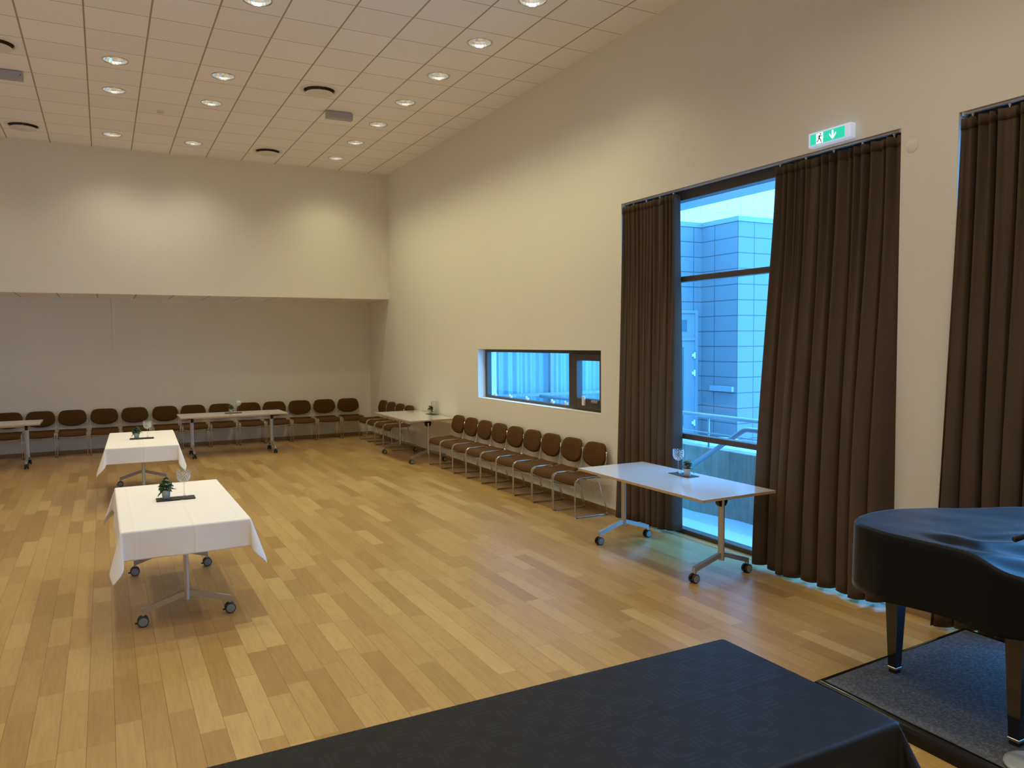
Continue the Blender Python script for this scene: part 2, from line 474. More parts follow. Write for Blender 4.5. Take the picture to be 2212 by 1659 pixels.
bm = B(); box(bm, xa - .06, xa - .035, 7.62, 7.75, 1.245, 1.275, bev=.006); obj('handle', bm, M['steel'], sash)
bm = B(); box(bm, .17, .176, 8.30, y1 - .05, z0 + .03, z1 - .03); obj('pane', bm, M['glass'], w)
bm = B(); box(bm, .15, .156, sa + .10, sb - .11, z0 + .14, z1 - .11); obj('pane', bm, M['glass'], w)
bm = B(); box(bm, .0, xa, y0, y1, z0 - .002, z0 + .006); obj('sill', bm, M['reveal'], w)
bm = B()
for y in (10.45, 9.95, 9.45, 8.75, 8.42):
    box(bm, xa + .0, xa + .035, y - .012, y + .012, z0 + .04, z0 + .075, bev=.004, seg=1)
    box(bm, xa - .008, xa + .02, y + .018, y + .030, z0 + .05, z0 + .095, bev=.003, seg=1)
obj('glazing_clip', bm, M['white'], w)

# ------------------------------------------------------------------ outside
bm = B()
def terrain(u, v):
    y = -9 + u * 34; x = WT + .02 + v * 9.
    z = -.09
    z += .05 * noise.noise(Vector((x * .9, y * .9, .3)))
    if x < 1.15: z += -.02 * sstep(.3, .9, x)
    return (x, y, z)
grid(bm, 90, 40, terrain)
tag(obj('snow_ground', bm, M['snow'], smooth=True), kind='structure')
bm = B()
def upperg(u, v):
    y = -9 + u * 20.4; x = 1.42 + v * 3.66
    z = .52 - .40 * sstep(1.6, 3.2, x) + .10 * noise.noise(Vector((x * .8 + 3, y * .8, 0))) + .04 * noise.noise(Vector((x * 3, y * 3, 1)))
    return (x, y, z)
grid(bm, 110, 30, upperg)
tag(obj('snow_bank', bm, M['snow'], smooth=True), 'snow covered raised ground behind the concrete wall outside', 'snow', kind='structure')
bm = B(); box(bm, 1.25, 1.43, -9, 11.3, -.3, .70, bev=.012)
tag(obj('concrete_wall', bm, M['concrete']), 'low board-marked concrete wall outside the tall window', 'wall', kind='structure')

rl = empty('guard_rail', (1.3, 6.1, .70), label='pale metal guard rail standing on the concrete wall outside', cat='railing')
bm = B(); tube(bm, fillet([(0, 5.0, .38), (0, -.02, .38), (0, -.02, 0)], .06), .026, 10); obj('handrail', bm, M['rail'], rl, True)
for y in (.95, 2.15, 3.35, 4.55):
    bm = B(); tube(bm, [(0, y, 0), (0, y, .37)], .012, 8); obj('post', bm, M['rail'], rl, True)
bm = B(); tube(bm, [(0, 4.95, .17), (0, 0, .17)], .007, 8); obj('lower_rail', bm, M['rail'], rl, True)
st = empty('stair_rail', (.95, 6.4, -.09), label='sloping metal stair rail outside, crossing in front of the concrete wall', cat='railing')
bm = B(); tube(bm, fillet([(0, 1.1, .27), (0, .0, .94), (0, -.30, 1.12), (0, -1.1, 1.12)], .05), .028, 10); obj('handrail', bm, M['rail'], st, True)
for y, z in ((.75, .48), (-.9, 1.12)):
    bm = B(); tube(bm, [(0, y, 0), (0, y, z)], .016, 8); obj('post', bm, M['rail'], st, True)

bl = empty('office_building', (5.09, 10.473, -.09), label='panel-clad grey building standing across the snowy courtyard', cat='building')
def bobj(name, bm, m, **k):
    bmesh.ops.translate(bm, verts=bm.verts[:], vec=(-5.09, -10.473, .09)); o = obj(name, bm, m, bl, **k)
    for p in o.data.vertices: pass
    return o
# the materials use object coordinates, so the offsets are taken from this object's origin
def pm(name, ax, ho, hp, zo, zp, ca=(.185, .205, .215), cb=(.205, .225, .235), lf=.42):  # default greys put the courtyard shade into the panel colour
    return mat_panel(name, ca, cb, ax, ho - (5.09 if ax == 'x' else 10.473), hp, zo + .09, zp, lf=lf)
fx_ = pm('facade_x', 'x', 5.491, .6, 1.868, .2842); fy_ = pm('facade_y', 'y', 11.074, .6, 1.868, .2842)
bm = B(); box(bm, 5.10, 13, 10.473, 10.70, -.3, 4.14); bobj('front_cladding', bm, fx_)
bm = B(); box(bm, 5.09, 5.32, 10.475, 11.44, -.3, 4.139); bobj('side_cladding', bm, fy_)
bm = B(); box(bm, 4.99, 5.09, 11.431, 11.7, -.3, 4.14); box(bm, 4.38, 4.99, 11.431, 11.7, 2.56, 4.14); box(bm, .36, 4.38, 11.431, 11.7, 2.10, 4.14); box(bm, 2.9, 4.38, 11.431, 11.7, -.3, 2.10); box(bm, .36, 2.9, 11.431, 11.7, -.3, .78)
bobj('back_cladding', bm, fx_)
bm = B(); box(bm, 5.08, 13, 10.455, 10.7, 4.14, 4.23); box(bm, 5.075, 5.3, 10.47, 11.45, 4.141, 4.229); box(bm, .36, 5.08, 11.415, 11.7, 4.14, 4.23); bobj('roof_flashing', bm, M['doorm'])
bm = B(); box(bm, 5.3, 13, 10.7, 13.6, 3.9, 4.2); box(bm, .36, 5.3, 11.7, 13.6, 3.9, 4.2); bobj('snowy_roof', bm, M['snow'])
bm = B(); box(bm, .36, 14, 13.5, 13.8, 3.6, 10.); bobj('upper_wall', bm, pm('upper_x', 'x', 5.25, .41, 4.9, .52, (.86, .87, .86), (.90, .91, .90), .80))  # strong sky light on the upper storey put into its whiter colour
# door with transom light
bm = B()
for a in ((4.38, 4.43, .0, 2.56), (4.92, 4.99, .0, 2.56), (4.43, 4.92, 2.50, 2.56), (4.43, 4.92, 1.98, 2.04)): box(bm, a[0], a[1], 11.40, 11.47, a[2], a[3], bev=.006, seg=1)
fr = bobj('door_frame', bm, M['doorm'])
bm = B(); box(bm, 4.43, 4.92, 11.43, 11.46, 2.04, 2.50); box(bm, 4.43, 4.92, 11.425, 11.46, .02, 1.98); dl = bobj('door_leaf', bm, M['doorm'])
bm = B(); box(bm, 4.43, 4.72, 11.415, 11.43, 2.16, 2.38); box(bm, 4.43, 4.64, 11.41, 11.43, .35, 1.86); g = bobj('door_pane', bm, M['doorglass'])
for z in (1.70, 1.36, .40):
    bm = B(); lathe(bm, [(.018, -.06), (.018, .06)], 10, (4.90, 11.40, z), cap0=True, cap1=True); box(bm, 4.84, 4.90, 11.39, 11.42, z - .03, z + .03, bev=.005, seg=1); bobj('hinge', bm, M['white'])
# curtained glazing seen through the strip window
bm = B()
for x in (.36, .55, 1.69, 2.84): box(bm, x, x + .07, 11.42, 11.50, .78, 2.10, bev=.004, seg=1)
for z in (.78, 1.05, 2.04): box(bm, .36, 2.9, 11.425, 11.495, z, z + .055, bev=.004, seg=1)
gl = bobj('glazing_frame', bm, M['doorm'])
bm = B(); box(bm, .36, 2.9, 11.455, 11.461, .80, 2.08); bobj('glazing_pane', bm, M['glass'])
bm = B()
def sheer(u, v):
    x = .36 + u * 2.54; return (x, 11.60 + .03 * math.sin(x * 31) + .02 * math.sin(x * 71 + 1), .78 + v * 1.3)
grid(bm, 240, 3, sheer); bobj('sheer_curtain', bm, M['sheer'], smooth=True)
bm = B(); box(bm, .36, 2.9, 11.7, 11.75, .7, 2.2); bobj('inner_wall', bm, M['doorm'])
# flat metal vent box on the side wall
bm = B(); box(bm, 5.02, 5.09, 10.53, 11.12, 1.03, 1.13, bev=.01); bobj('vent_hood', bm, M['rail'])

# ------------------------------------------------------------------ ceiling fittings
def downlight():
    e = empty('downlight', (0, 0, 0))
    bm = B(); lathe(bm, [(.131, .012), (.131, -.003), (.135, -.006), (.142, -.005), (.146, 0.), (.144, .004)], 40); obj('trim_ring', bm, M['chrome'], e, 50)
    bm = B(); n = 24
    prof = [(.130, 0.), (.126, .025), (.114, .055), (.094, .085), (.066, .11), (.045, .122)]
    lathe(bm, prof, n); obj('reflector', bm, M['refl'], e)
    bm = B(); lathe(bm, [(.045, .122), (.043, .16), (.001, .162)], 16); obj('lamp_socket', bm, M['black'], e, True)
    for s in (-.018, .018):
        bm = B(); tube(bm, [(s, -.0, .122), (s, 0, .055)], .015, 10); obj('lamp_tube', bm, M['lamp'], e, True)
    return e
M['refl'] = simple('faceted_reflector', (.92, .92, .90), .22, 1.)
M['lamp'] = emit('lamp_glow', (1., .95, .80), 80.)
ordn = ['first', 'second', 'third', 'fourth', 'fifth', 'sixth', 'seventh', 'eighth', 'ninth']
D0 = downlight(); first = True; cnt = {0: 0, 1: 0, 2: 0}
rown = {0: 'in the row nearest the windows', 1: 'in the middle row', 2: 'in the leftmost row'}
for c, k in vis:
    lab = 'round recessed downlight, %s from the back wall %s' % (ordn[cnt[c]], rown[c]); cnt[c] += 1
    loc = (LX[c], row_y(k), H)
    if first: D0.location = loc; tag(D0, lab, 'ceiling light', 'recessed downlights'); first = False
    else: dup(D0, loc, 0, lab, 'recessed downlights')
    if c == 0 and k == 1: tag(D0, lab, 'ceiling light', 'recessed downlights')
M['ductm'] = simple('dark_duct', (.26, .23, .18), .8)
def vent():
    e = empty('ceiling_vent', (0, 0, 0))
    bm = B(); lathe(bm, [(.200, .006), (.200, -.006), (.208, -.012), (.236, -.010), (.250, 0.), (.250, .003)], 48); obj('flange', bm, M['ceilmetal'], e, 40)
    bm = B(); lathe(bm, [(.196, .003), (.196, .10), (.001, .10)], 40); obj('duct', bm, M['ductm'], e, 40)
    bm = B(); lathe(bm, [(.001, -.040), (.15, -.040), (.176, -.040), (.180, -.045), (.172, -.050), (.001, -.054)], 48); obj('disc', bm, M['ceilmetal'], e, 40)
    bm = B(); tube(bm, [(0, 0, -.04), (0, 0, .1)], .004, 8); obj('spindle', bm, M['steel'], e, True)
    return e
V0 = vent(); first = True
vl = {(0, 1): 'round white ceiling vent near the back wall, right of the plain middle tiles', (0, 7): 'large round white ceiling vent between the downlight rows, nearer the viewer',
      (1, 1): 'round white ceiling vent close to the back wall at the far left', (1, 7): 'round white ceiling vent cut off by the left picture edge'}
for a, x in enumerate(VX):
    for k in VK:
        if first: V0.location = (x, row_y(k), H); tag(V0, vl[(a, k)], 'vent', 'round ceiling vents'); first = False
        else: dup(V0, (x, row_y(k), H), 0, vl[(a, k)], 'round ceiling vents')
E0 = empty('ceiling_box', (-1.99, 11.19, H), label='grey box fitting under the ceiling beside the long downlight row', cat='ceiling fitting', group='grey ceiling boxes')
bm = B(); box(bm, -.19, .19, -.055, .055, -.105, -.012, bev=.006); obj('housing', bm, M['brush'], E0)
bm = B(); box(bm, -.17, .17, -.04, .04, -.012, .0); obj('mounting_plate', bm, M['steel'], E0)
bm = B(); lathe(bm, [(.001, -.191), (.010, -.191)], 12, (.165, 0, -.06), axis='y'); 
bm.free(); bm = B(); lathe(bm, [(.009, -.0565), (.007, -.060), (.001, -.061)], 12, (.165, 0, -.05), axis='y'); obj('indicator_lamp', bm, simple('red_lens', (.5, .06, .04), .3), E0, True)
dup(E0, (-6.07, 11.29, H), 0, 'grey box fitting under the ceiling at the left picture edge', 'grey ceiling boxes')
sd = empty('smoke_detector', (-4.29, 12.25, H), label='small white smoke detector on a ceiling tile between the left downlight rows', cat='smoke detector')
bm = B(); lathe(bm, [(.001, -.04), (.025, -.04), (.038, -.03), (.05, -.018), (.052, 0)], 24); obj('housing', bm, M['ceilmetal'], sd, 40)
bm = B()
for k in range(8):
    a = k * PI / 4; lathe(bm, [(.006, -.001), (.006, .001)], 6, (.038 * math.cos(a), .038 * math.sin(a), -.0305), cap0=True, cap1=True)
obj('intake_slot', bm, M['black'], sd)

# ------------------------------------------------------------------ exit sign and wall plate
_g = NT('lit_white_housing'); _g.col((.7, .72, .78)); _g.b.inputs['Emission Color'].default_value = (.62, .75, 1., 1); _g.p(Roughness=.4, Emission_Strength=.40); M['glowhouse'] = _g.m
ex = empty('exit_sign', (-.045, 4.215, 3.578), label='lit green exit sign with running figure and down arrow above the tall window', cat='exit sign')
bm = B(); box(bm, -.028, .030, -.20, .20, -.058, .058, bev=.012, seg=3); obj('housing', bm, M['glowhouse'], ex, 40)
bm = B(); box(bm, .030, .045, -.16, .16, -.04, .04); obj('wall_bracket', bm, M['black'], ex)
M['egreen'] = emit('sign_green', (.02, .62, .38), 1.0); M['ewhite'] = emit('sign_white', (.80, 1., .95), 1.5)
# face coordinates: a runs to the viewer's right (towards -y), b up
def fp(a, b, d=0.): return (-.030 - d, -a, b)
def plate(bm, poly, d0, d1): prism(bm, poly, lambda p: fp(p[0], p[1], d0), lambda p: fp(p[0], p[1], d1))
bm = B(); plate(bm, [(-.176, -.041), (.146, -.041), (.146, .041), (-.176, .041)], -.004, .0012); obj('green_panel', bm, M['egreen'], ex)
bm = B(); plate(bm, [(.155, -.044), (.187, -.044), (.187, .044), (.155, .044)], -.004, .0012); obj('side_lens', bm, M['glowhouse'], ex)
bm = B(); plate(bm, [(-.118, -.039), (-.052, -.039), (-.052, .039), (-.118, .039)], .0012, .002); obj('door_mark', bm, M['ewhite'], ex)
bm = B()
def stroke(bm, pts, wd):
    for (a0, b0), (a1, b1) in zip(pts, pts[1:]):
        dx, dy = a1 - a0, b1 - b0; L = math.hypot(dx, dy); nx, ny = -dy / L * wd / 2, dx / L * wd / 2
        plate(bm, [(a0 + nx, b0 + ny), (a0 - nx, b0 - ny), (a1 - nx, b1 - ny), (a1 + nx, b1 + ny)], .002, .0028)
c0 = (-.076, .030); plate(bm, [(c0[0] + .0065 * math.cos(k * PI / 5), c0[1] + .0065 * math.sin(k * PI / 5)) for k in range(10)], .002, .0028)
stroke(bm, [(-.082, .021), (-.090, -.004)], .013)
stroke(bm, [(-.080, .019), (-.066, .010), (-.058, .014)], .005); stroke(bm, [(-.086, .019), (-.100, .014), (-.104, .002)], .005)
stroke(bm, [(-.088, -.003), (-.074, -.014), (-.068, -.036)], .0075); stroke(bm, [(-.092, -.003), (-.098, -.020), (-.113, -.024)], .0075)
obj('running_figure', bm, simple('sign_dark_green', (.01, .10, .07), .5), ex)
bm = B()
plate(bm, [(.030, .034), (.046, .034), (.046, -.012), (.058, .004), (.068, .016), (.068, -.002), (.038, -.036), (.008, -.002), (.008, .016), (.018, .004), (.030, -.012)], .0012, .002)
obj('down_arrow', bm, M['ewhite'], ex)
wp = empty('wall_plate', (0, 3.562, 3.36), label='round white blanking plate on the wall between the two tall windows', cat='cover plate')
bm = B(); lathe(bm, [(.001, -.0035), (.044, -.0035), (.0475, -.002), (.048, 0)], 32, axis='x'); obj('disc', bm, M['wall'], wp, 40)
bm = B(); lathe(bm, [(.003, -.0045), (.001, -.005)], 8, axis='x'); obj('screw', bm, M['white'], wp)

# ------------------------------------------------------------------ curtains
def curtain(name, label, y_top, y_bot, ztop, folds, seed, xt=.030, xb=-.09, at=.010, ab=.055, endpull=(0., 0.), zb=.028, tight=(0., 0.)):
    rnd = random.Random(seed)
    cu = empty(name, (0, (y_top[0] + y_top[1]) / 2, 0), label=label, cat='curtain', group='brown velvet curtains')
    oy = cu.location.y
    # irregular fold phases
    def phase(n):
        w = [rnd.uniform(.55, 1.5) for _ in range(n)]; s = sum(w); acc = [0.]
        for q in w: acc.append(acc[-1] + q / s)
        amp = [rnd.uniform(.65, 1.25) for _ in range(n)]
        return acc, amp
    pb, ab_ = phase(folds)
    def wave(u):
        for i in range(folds):
            if u <= pb[i + 1] or i == folds - 1:
                t = (u - pb[i]) / (pb[i + 1] - pb[i]); c = math.cos(2 * PI * t)
                return ab_[i] * math.copysign(abs(c) ** .7, c), -math.sin(2 * PI * t) * ab_[i], t
    ph = rnd.uniform(0, 6)
    NU = folds * 30
    hem = [rnd.uniform(-.012, .018) for _ in range(folds + 2)]
    skw = [rnd.uniform(-1., 1.) for _ in range(folds + 2)]
    lean = [rnd.uniform(-.6, .6) for _ in range(folds + 2)]
    def fn(u, v):
        td = 1 - v
        wb, sb, ft = wave(u)
        k = .30 + .70 * sstep(.0, .75, td)
        ka = .40 * (1 - .80 * sstep(.05, .85, td))
        wa = math.cos(4 * PI * ft + skw[int(u * folds * .9999)]); wa = math.copysign(abs(wa) ** .8, wa)
        x = xt + (xb - xt) * sstep(.0, 1., td) ** .9
        x += ab * wb * k + ab * wa * ka
        g = math.sin(u * folds * 2 * PI * 2.3 + ph) * at * (1 - sstep(.0, .35, td)); x += g
        x += .010 * math.sin(u * 9 + ph + td * 3) * td
        ep = endpull[0] * (1 - sstep(0, .13, u)) + endpull[1] * sstep(.87, 1., u)
        e = tight[0] * (1 - sstep(0, .05, u)) + tight[1] * sstep(.94, 1., u)
        x = x * (1 - e) + e * (.010 - .03 * td)
        x += ep * td ** 1.3
        x = min(x, .088)
        ya = y_top[0] + (y_top[1] - y_top[0]) * u; yb = y_bot[0] + (y_bot[1] - y_bot[0]) * u
        y = ya + (yb - ya) * td + .45 * ab * sb * k
        i = u * folds; f_ = i % 1; a_ = int(i)
        y += (lean[a_] * (1 - f_) + lean[a_ + 1] * f_) * .035 * td * sstep(0, .1, u) * sstep(0, .1, 1 - u)
        h = hem[a_] * (1 - f_) + hem[a_ + 1] * f_
        z = (zb + h) * (1 - v) + (ztop - .045) * v
        return (x, y - oy, z)
    bm = B(); grid(bm, NU, 46, fn)
    o = obj('drape', bm, M['velvet'], cu, True); sm = o.modifiers.new('cloth', 'SOLIDIFY'); sm.thickness = .005
    bm = B(); grid(bm, NU, 2, lambda u, v: (fn(u, .979 + .021 * v)[0] - .0045, fn(u, .979 + .021 * v)[1], fn(u, .979 + .021 * v)[2]))
    o = obj('heading_tape', bm, M['velvet'], cu, True); sm = o.modifiers.new('cloth', 'SOLIDIFY'); sm.thickness = .004
    n = folds * 2 + 1; proto = None
    for i in range(1, n, 4):
        u = i / (n - 1); p = fn(min(u, 1), 1.)
        bm = B(); tube(bm, [(0, 0, -.03), (0, 0, .020)], .004, 6); box(bm, -.006, .006, -.006, .006, .012, .030)
        obj('hook', bm, M['white'], cu).location = (xt, p[1], p[2])
    return cu
curtain('curtain', 'narrow brown curtain at the far side of the tall window, beside the chair row', (6.13, 7.028), (6.10, 6.98), W1[2], 8, 11, xb=-.01, ab=.06, endpull=(.02, -.10), tight=(0., 1.))
curtain('curtain', 'wide brown curtain between the bare glass and the round wall plate', (3.655, 4.86), (3.652, 4.93), W1[2], 9, 5, xb=-.105, ab=.072, endpull=(.04, -.03), tight=(1., 0.))
curtain('curtain', 'brown curtain behind the covered piano, cut off by the right picture edge', (2.62, 3.212), (2.64, 3.23), W2[2], 5, 21, xb=-.03, ab=.06, endpull=(.04, -.15), tight=(0., 1.))
for nm, (a, b, t), lab in (('curtain_rail', W1, 'slim metal curtain rail along the top of the middle window niche'), ('curtain_rail', W2, 'slim metal curtain rail above the curtain behind the piano')):
    e = empty(nm, (.03, (a + b) / 2, t), label=lab, cat='curtain rail')
    bm = B(); box(bm, -.014, .014, (a - b) / 2 + .01, (b - a) / 2 - .01, -.020, -.002, bev=.003, seg=1); obj('track', bm, M['steel'], e)
    for s in (-1, 1):
        bm = B(); box(bm, -.016, .016, s * ((b - a) / 2 - .018) - .008, s * ((b - a) / 2 - .018) + .008, -.024, 0, bev=.002, seg=1); obj('end_cap', bm, M['white'], e)

# ------------------------------------------------------------------ chairs  (local: wall side y=0, front +y)
def make_chair():
    e = empty('stacking_chair', (0, 0, 0))
    # seat pad: waterfall front
    bm = B(); w = .218
    prof = [(.075, .462), (.12, .447), (.20, .438), (.30, .440), (.38, .446), (.43, .444), (.464, .428), (.480, .392), (.484, .372)]
    N = len(prof); top = []; bot = []
    for i in range(25):
        f = i / 24 * (N - 1); k = min(int(f), N - 2); t = f - k
        p0 = prof[max(k - 1, 0)]; p1 = prof[k]; p2 = prof[k + 1]; p3 = prof[min(k + 2, N - 1)]
        q = [.5 * (2 * p1[a] + (p2[a] - p0[a]) * t + (2 * p0[a] - 5 * p1[a] + 4 * p2[a] - p3[a]) * t * t + (-p0[a] + 3 * p1[a] - 3 * p2[a] + p3[a]) * t ** 3) for a in (0, 1)]
        top.append(q)
    M_ = 14
    def rowpts(q, nx, nz, off):
        out = []
        for j in range(M_ + 1):
            s = -1 + 2 * j / M_
            ed = 1 - abs(s) ** 6
            dish = -.010 * (1 - s * s)
            out.append((s * w, q[0] + nx * off * ed, q[1] + nz * off * ed + dish))
        return out
    rows_t = []; rows_b = []
    for i, q in enumerate(top):
        a = top[max(i - 1, 0)]; b = top[min(i + 1, 24)]
        dx, dz = b[0] - a[0], b[1] - a[1]; L = math.hypot(dx, dz); nx, nz = -dz / L, dx / L
        endf = min(1, min(i, 24 - i) / 2.)
        rows_t.append([bm.verts.new(p) for p in rowpts(q, nx, nz, .019 * endf + .004)])
        rows_b.append([bm.verts.new(p) for p in rowpts(q, nx, nz, -.012)])
    for rr in (rows_t, rows_b):
        for i in range(24):
            for j in range(M_): bm.faces.new((rr[i][j], rr[i + 1][j], rr[i + 1][j + 1], rr[i][j + 1]))
    for i in range(24):
        for j in (0, M_): bm.faces.new((rows_t[i][j], rows_b[i][j], rows_b[i + 1][j], rows_t[i + 1][j]))
    for i in (0, 24):
        for j in range(M_): bm.faces.new((rows_t[i][j], rows_t[i][j + 1], rows_b[i][j + 1], rows_b[i][j]))
    obj('seat', bm, M['seat'], e, 60)
    # backrest: wide rounded shield, curved in plan
    bm = B(); zc = .665
    out = []
    for k in range(48):
        a = 2 * PI * k / 48; ca, sa = math.cos(a), math.sin(a)
        n = 5.5 if sa > 0 else 2.6
        rx = .231; rz = .140 if sa > 0 else .148
        x = rx * math.copysign(abs(ca) ** (2 / n), ca); z = rz * math.copysign(abs(sa) ** (2 / n), sa)
        if sa > 0: x *= 1 - .17 * (z / rz) ** 1.3
        else: x *= 1 - .10 * (z / rz) ** 2
        out.append((x, z))
    def bk(x, z, d):
        y = .058 - (z) * .16 - .028 * (1 - (x / .23) ** 2) + d
        return (x, y, zc + z)
    layers = [(0, .55, -.012), (.0, .93, -.012), (.0, 1., -.004), (0, 1., .010), (0, .96, .020), (0, .80, .027), (0, .4, .030)]
    rings = [[bm.verts.new(bk(x * s, z * s, d)) for x, z in out] for _, s, d in layers]
    for a, b in zip(rings, rings[1:]):
        for k in range(48): bm.faces.new((a[k], a[(k + 1) % 48], b[(k + 1) % 48], b[k]))
    bm.faces.new(rings[0]); bm.faces.new(rings[-1])
    obj('backrest', bm, M['seat'], e, 60)
    r = .0062
    for s in (-1, 1):
        x = s * .234
        bm = B()
        path = [(s * .226, .045, .72), (x, .060, .60), (x, .085, .455), (x, .44, .448), (x, .478, .40), (x, .480, .008), (x, .030, .008), (x - s * .01, .17, .435)]
        tube(bm, fillet(path, .035, 5), r, 8); obj('side_frame', bm, M['chrome'], e, True)
        bm = B(); box(bm, s * .205 - .006, s * .205 + .022 * s + .006, .032, .058, .60, .72, bev=.004, seg=1)
        obj('back_bracket', bm, M['chrome'], e)
        for y in (.455, .06):
            bm = B(); lathe(bm, [(.009, 0.), (.009, .012)], 8, (x, y, 0), cap0=True, cap1=True); obj('floor_glide', bm, M['black'], e)
    for y, z in ((.470, .345), (.115, .425), (.30, .418)):
        bm = B(); tube(bm, [(-.234, y, z), (.234, y, z)], .005, 8); obj('cross_bar', bm, M['chrome'], e, True)
    return e
CH = make_chair(); used = [False]
def chair(x, y, rz, lab, group):
    if not used[0]:
        used[0] = True; CH.location = (x, y, 0); CH.rotation_euler = (0, 0, rz); tag(CH, lab, 'chair', group)
    else: dup(CH, (x, y, 0), rz, lab, group)
gb = 'brown chairs along the back wall'; gc = 'brown chairs in the back right corner'; gw = 'brown chairs under the strip window'
bx = [-6.665, -6.168, -5.668, -5.150, -4.640, -4.113, -3.613, -3.100, -2.570, -2.068, -1.555, -1.041, -.529]
blab = ['brown chair cut off by the left picture edge, behind a bare white table',
        'brown chair behind the right end of the leftmost white table',
        'brown chair in the back row, just right of the leftmost white table',
        'brown chair in the back row left of the wall joint, above the far tablecloth corner',
        'brown chair in the back row just right of the vertical wall joint',
        'brown chair in the back row beside the left end of the long white table',
        'brown chair behind the left end of the long white back table',
        'brown chair behind the long white back table, left of its plant',
        'brown chair behind the long white back table, right of its goblet',
        'brown chair behind the right end of the long white back table',
        'brown chair in the back row, first clear of the long table to its right',
        'brown chair in the back row, last but one before the corner',
        'brown chair at the right end of the back row, next to the corner']
for x, l in zip(bx, blab): chair(x, YL - .03, PI, l, gb)
for i, y in enumerate((15.20, 14.675, 14.16, 13.660)):
    chair(-.03, y, PI / 2, 'brown chair against the window wall, %s from the back corner behind the corner table' % ordn[i], gc)
for i, y in enumerate((11.37, 10.8815, 10.393, 9.905, 9.417, 8.930, 8.443, 7.945, 7.447)):
    chair(-.03, y, PI / 2, 'brown chair in the row under the strip window, %s from the corner table end' % ordn[i], gw)

# ------------------------------------------------------------------ flip-top tables (local: long side along y, top centred)
TZ = .735; TW = .80; TL = 1.80
def make_table():
    e = empty('folding_table', (0, 0, 0))
    bm = B()
    fs = box(bm, -TW / 2, TW / 2, -TL / 2, TL / 2, TZ - .024, TZ, bev=.0025, seg=2)
    bm.normal_update()
    for f in bm.faces: f.material_index = 0 if f.normal.z > .5 else 1
    obj('tabletop', bm, [M['tabletop'], M['birch']], e)
    bm = B(); box(bm, -.025, .025, -.66, .66, .655, .685, bev=.004, seg=1); obj('under_beam', bm, M['steel'], e)
    for s in (-1, 1):
        y = s * .685
        bm = B(); tube(bm, [(0, y, .15), (0, y, .66)], .030, 16, sx=1.15, sy=.62)
        obj('post', bm, M['steel'], e, 40)
        bm = B()
        lathe(bm, [(.001, -.022), (.050, -.022), (.056, -.016), (.056, .016), (.050, .022), (.001, .022)], 24, (0, y, .655), axis='y')
        box(bm, -.11, .11, y - .026, y + .026, .690, TZ - .024, bev=.004, seg=1)
        obj('hinge', bm, M['black'], e, 40)
        for t in (-1, 1):
            bm = B()
            path = [(t * .010, y, .205), (t * .275, y, .118)]
            poly = [(.0, .165), (.0, .215), (.03, .212), (.300, .128), (.300, .078), (.282, .078), (.282, .092), (.03, .172)]
            prism(bm, [(t * a, b) for a, b in poly], lambda p: (p[0], y - .017, p[1]), lambda p: (p[0], y + .017, p[1]))
            bmesh.ops.recalc_face_normals(bm, faces=bm.faces[:])
            obj('foot_arm', bm, M['steel'], e)
            bm = B(); cxx = t * .293
            for q in (-.021, .021):
                lathe(bm, [(.012, q - .011), (.034, q - .011), (.0375, q - .007), (.0375, q + .007), (.034, q + .011), (.012, q + .011)], 28, (cxx, y, .0378), axis='y')
            tube(bm, [(cxx, y, .062), (cxx, y, .082)], .012, 10)
            box(bm, cxx - .015, cxx + .022, y - .009, y + .009, .03, .066, bev=.004, seg=1)
            box(bm, cxx - t * .0 - .052, cxx - .02, y - .008, y + .008, .022, .034, bev=.003, seg=1)
            ca = obj('caster', bm, M['black'], e, 40)
            for q in (-1, 1):
                bm = B(); lathe(bm, [(.001, q * .0335), (.024, q * .0335), (.0305, q * .0322), (.031, q * .029)], 24, (cxx, y, .0378), axis='y')
                obj('wheel_hub', bm, M['hubgrey'], ca, 40)
    return e
T0 = make_table()
tg = 'white folding tables on casters'
tables = [((-.60, 5.49), 0, 'bare white folding table in front of the tall window and its curtains'),
          ((-.430, 12.513), 0, 'bare white folding table near the back right corner between two chair groups'),
          ((-3.10, 14.63), PI / 2, 'long bare white folding table standing before the back row of chairs'),
          ((-6.97, 14.86), PI / 2, 'bare white folding table cut off by the left picture edge'),
          ((-4.650, 6.645), R(.3), 'grey-legged folding table under the nearest white tablecloth'),
          ((-4.705, 11.38), R(-2), 'grey-legged folding table under the farther white tablecloth'),
          ((-3.775, 1.985), PI / 2, 'folding table under the right end of the black foreground tablecloth'),
          ((-5.58, 1.985), PI / 2, 'folding table under the left end of the black foreground tablecloth')]
for i, ((x, y), rz, l) in enumerate(tables):
    if i == 0: T0.location = (x, y, 0); T0.rotation_euler.z = rz; tag(T0, l, 'table', tg)
    else: dup(T0, (x, y, 0), rz, l, tg)

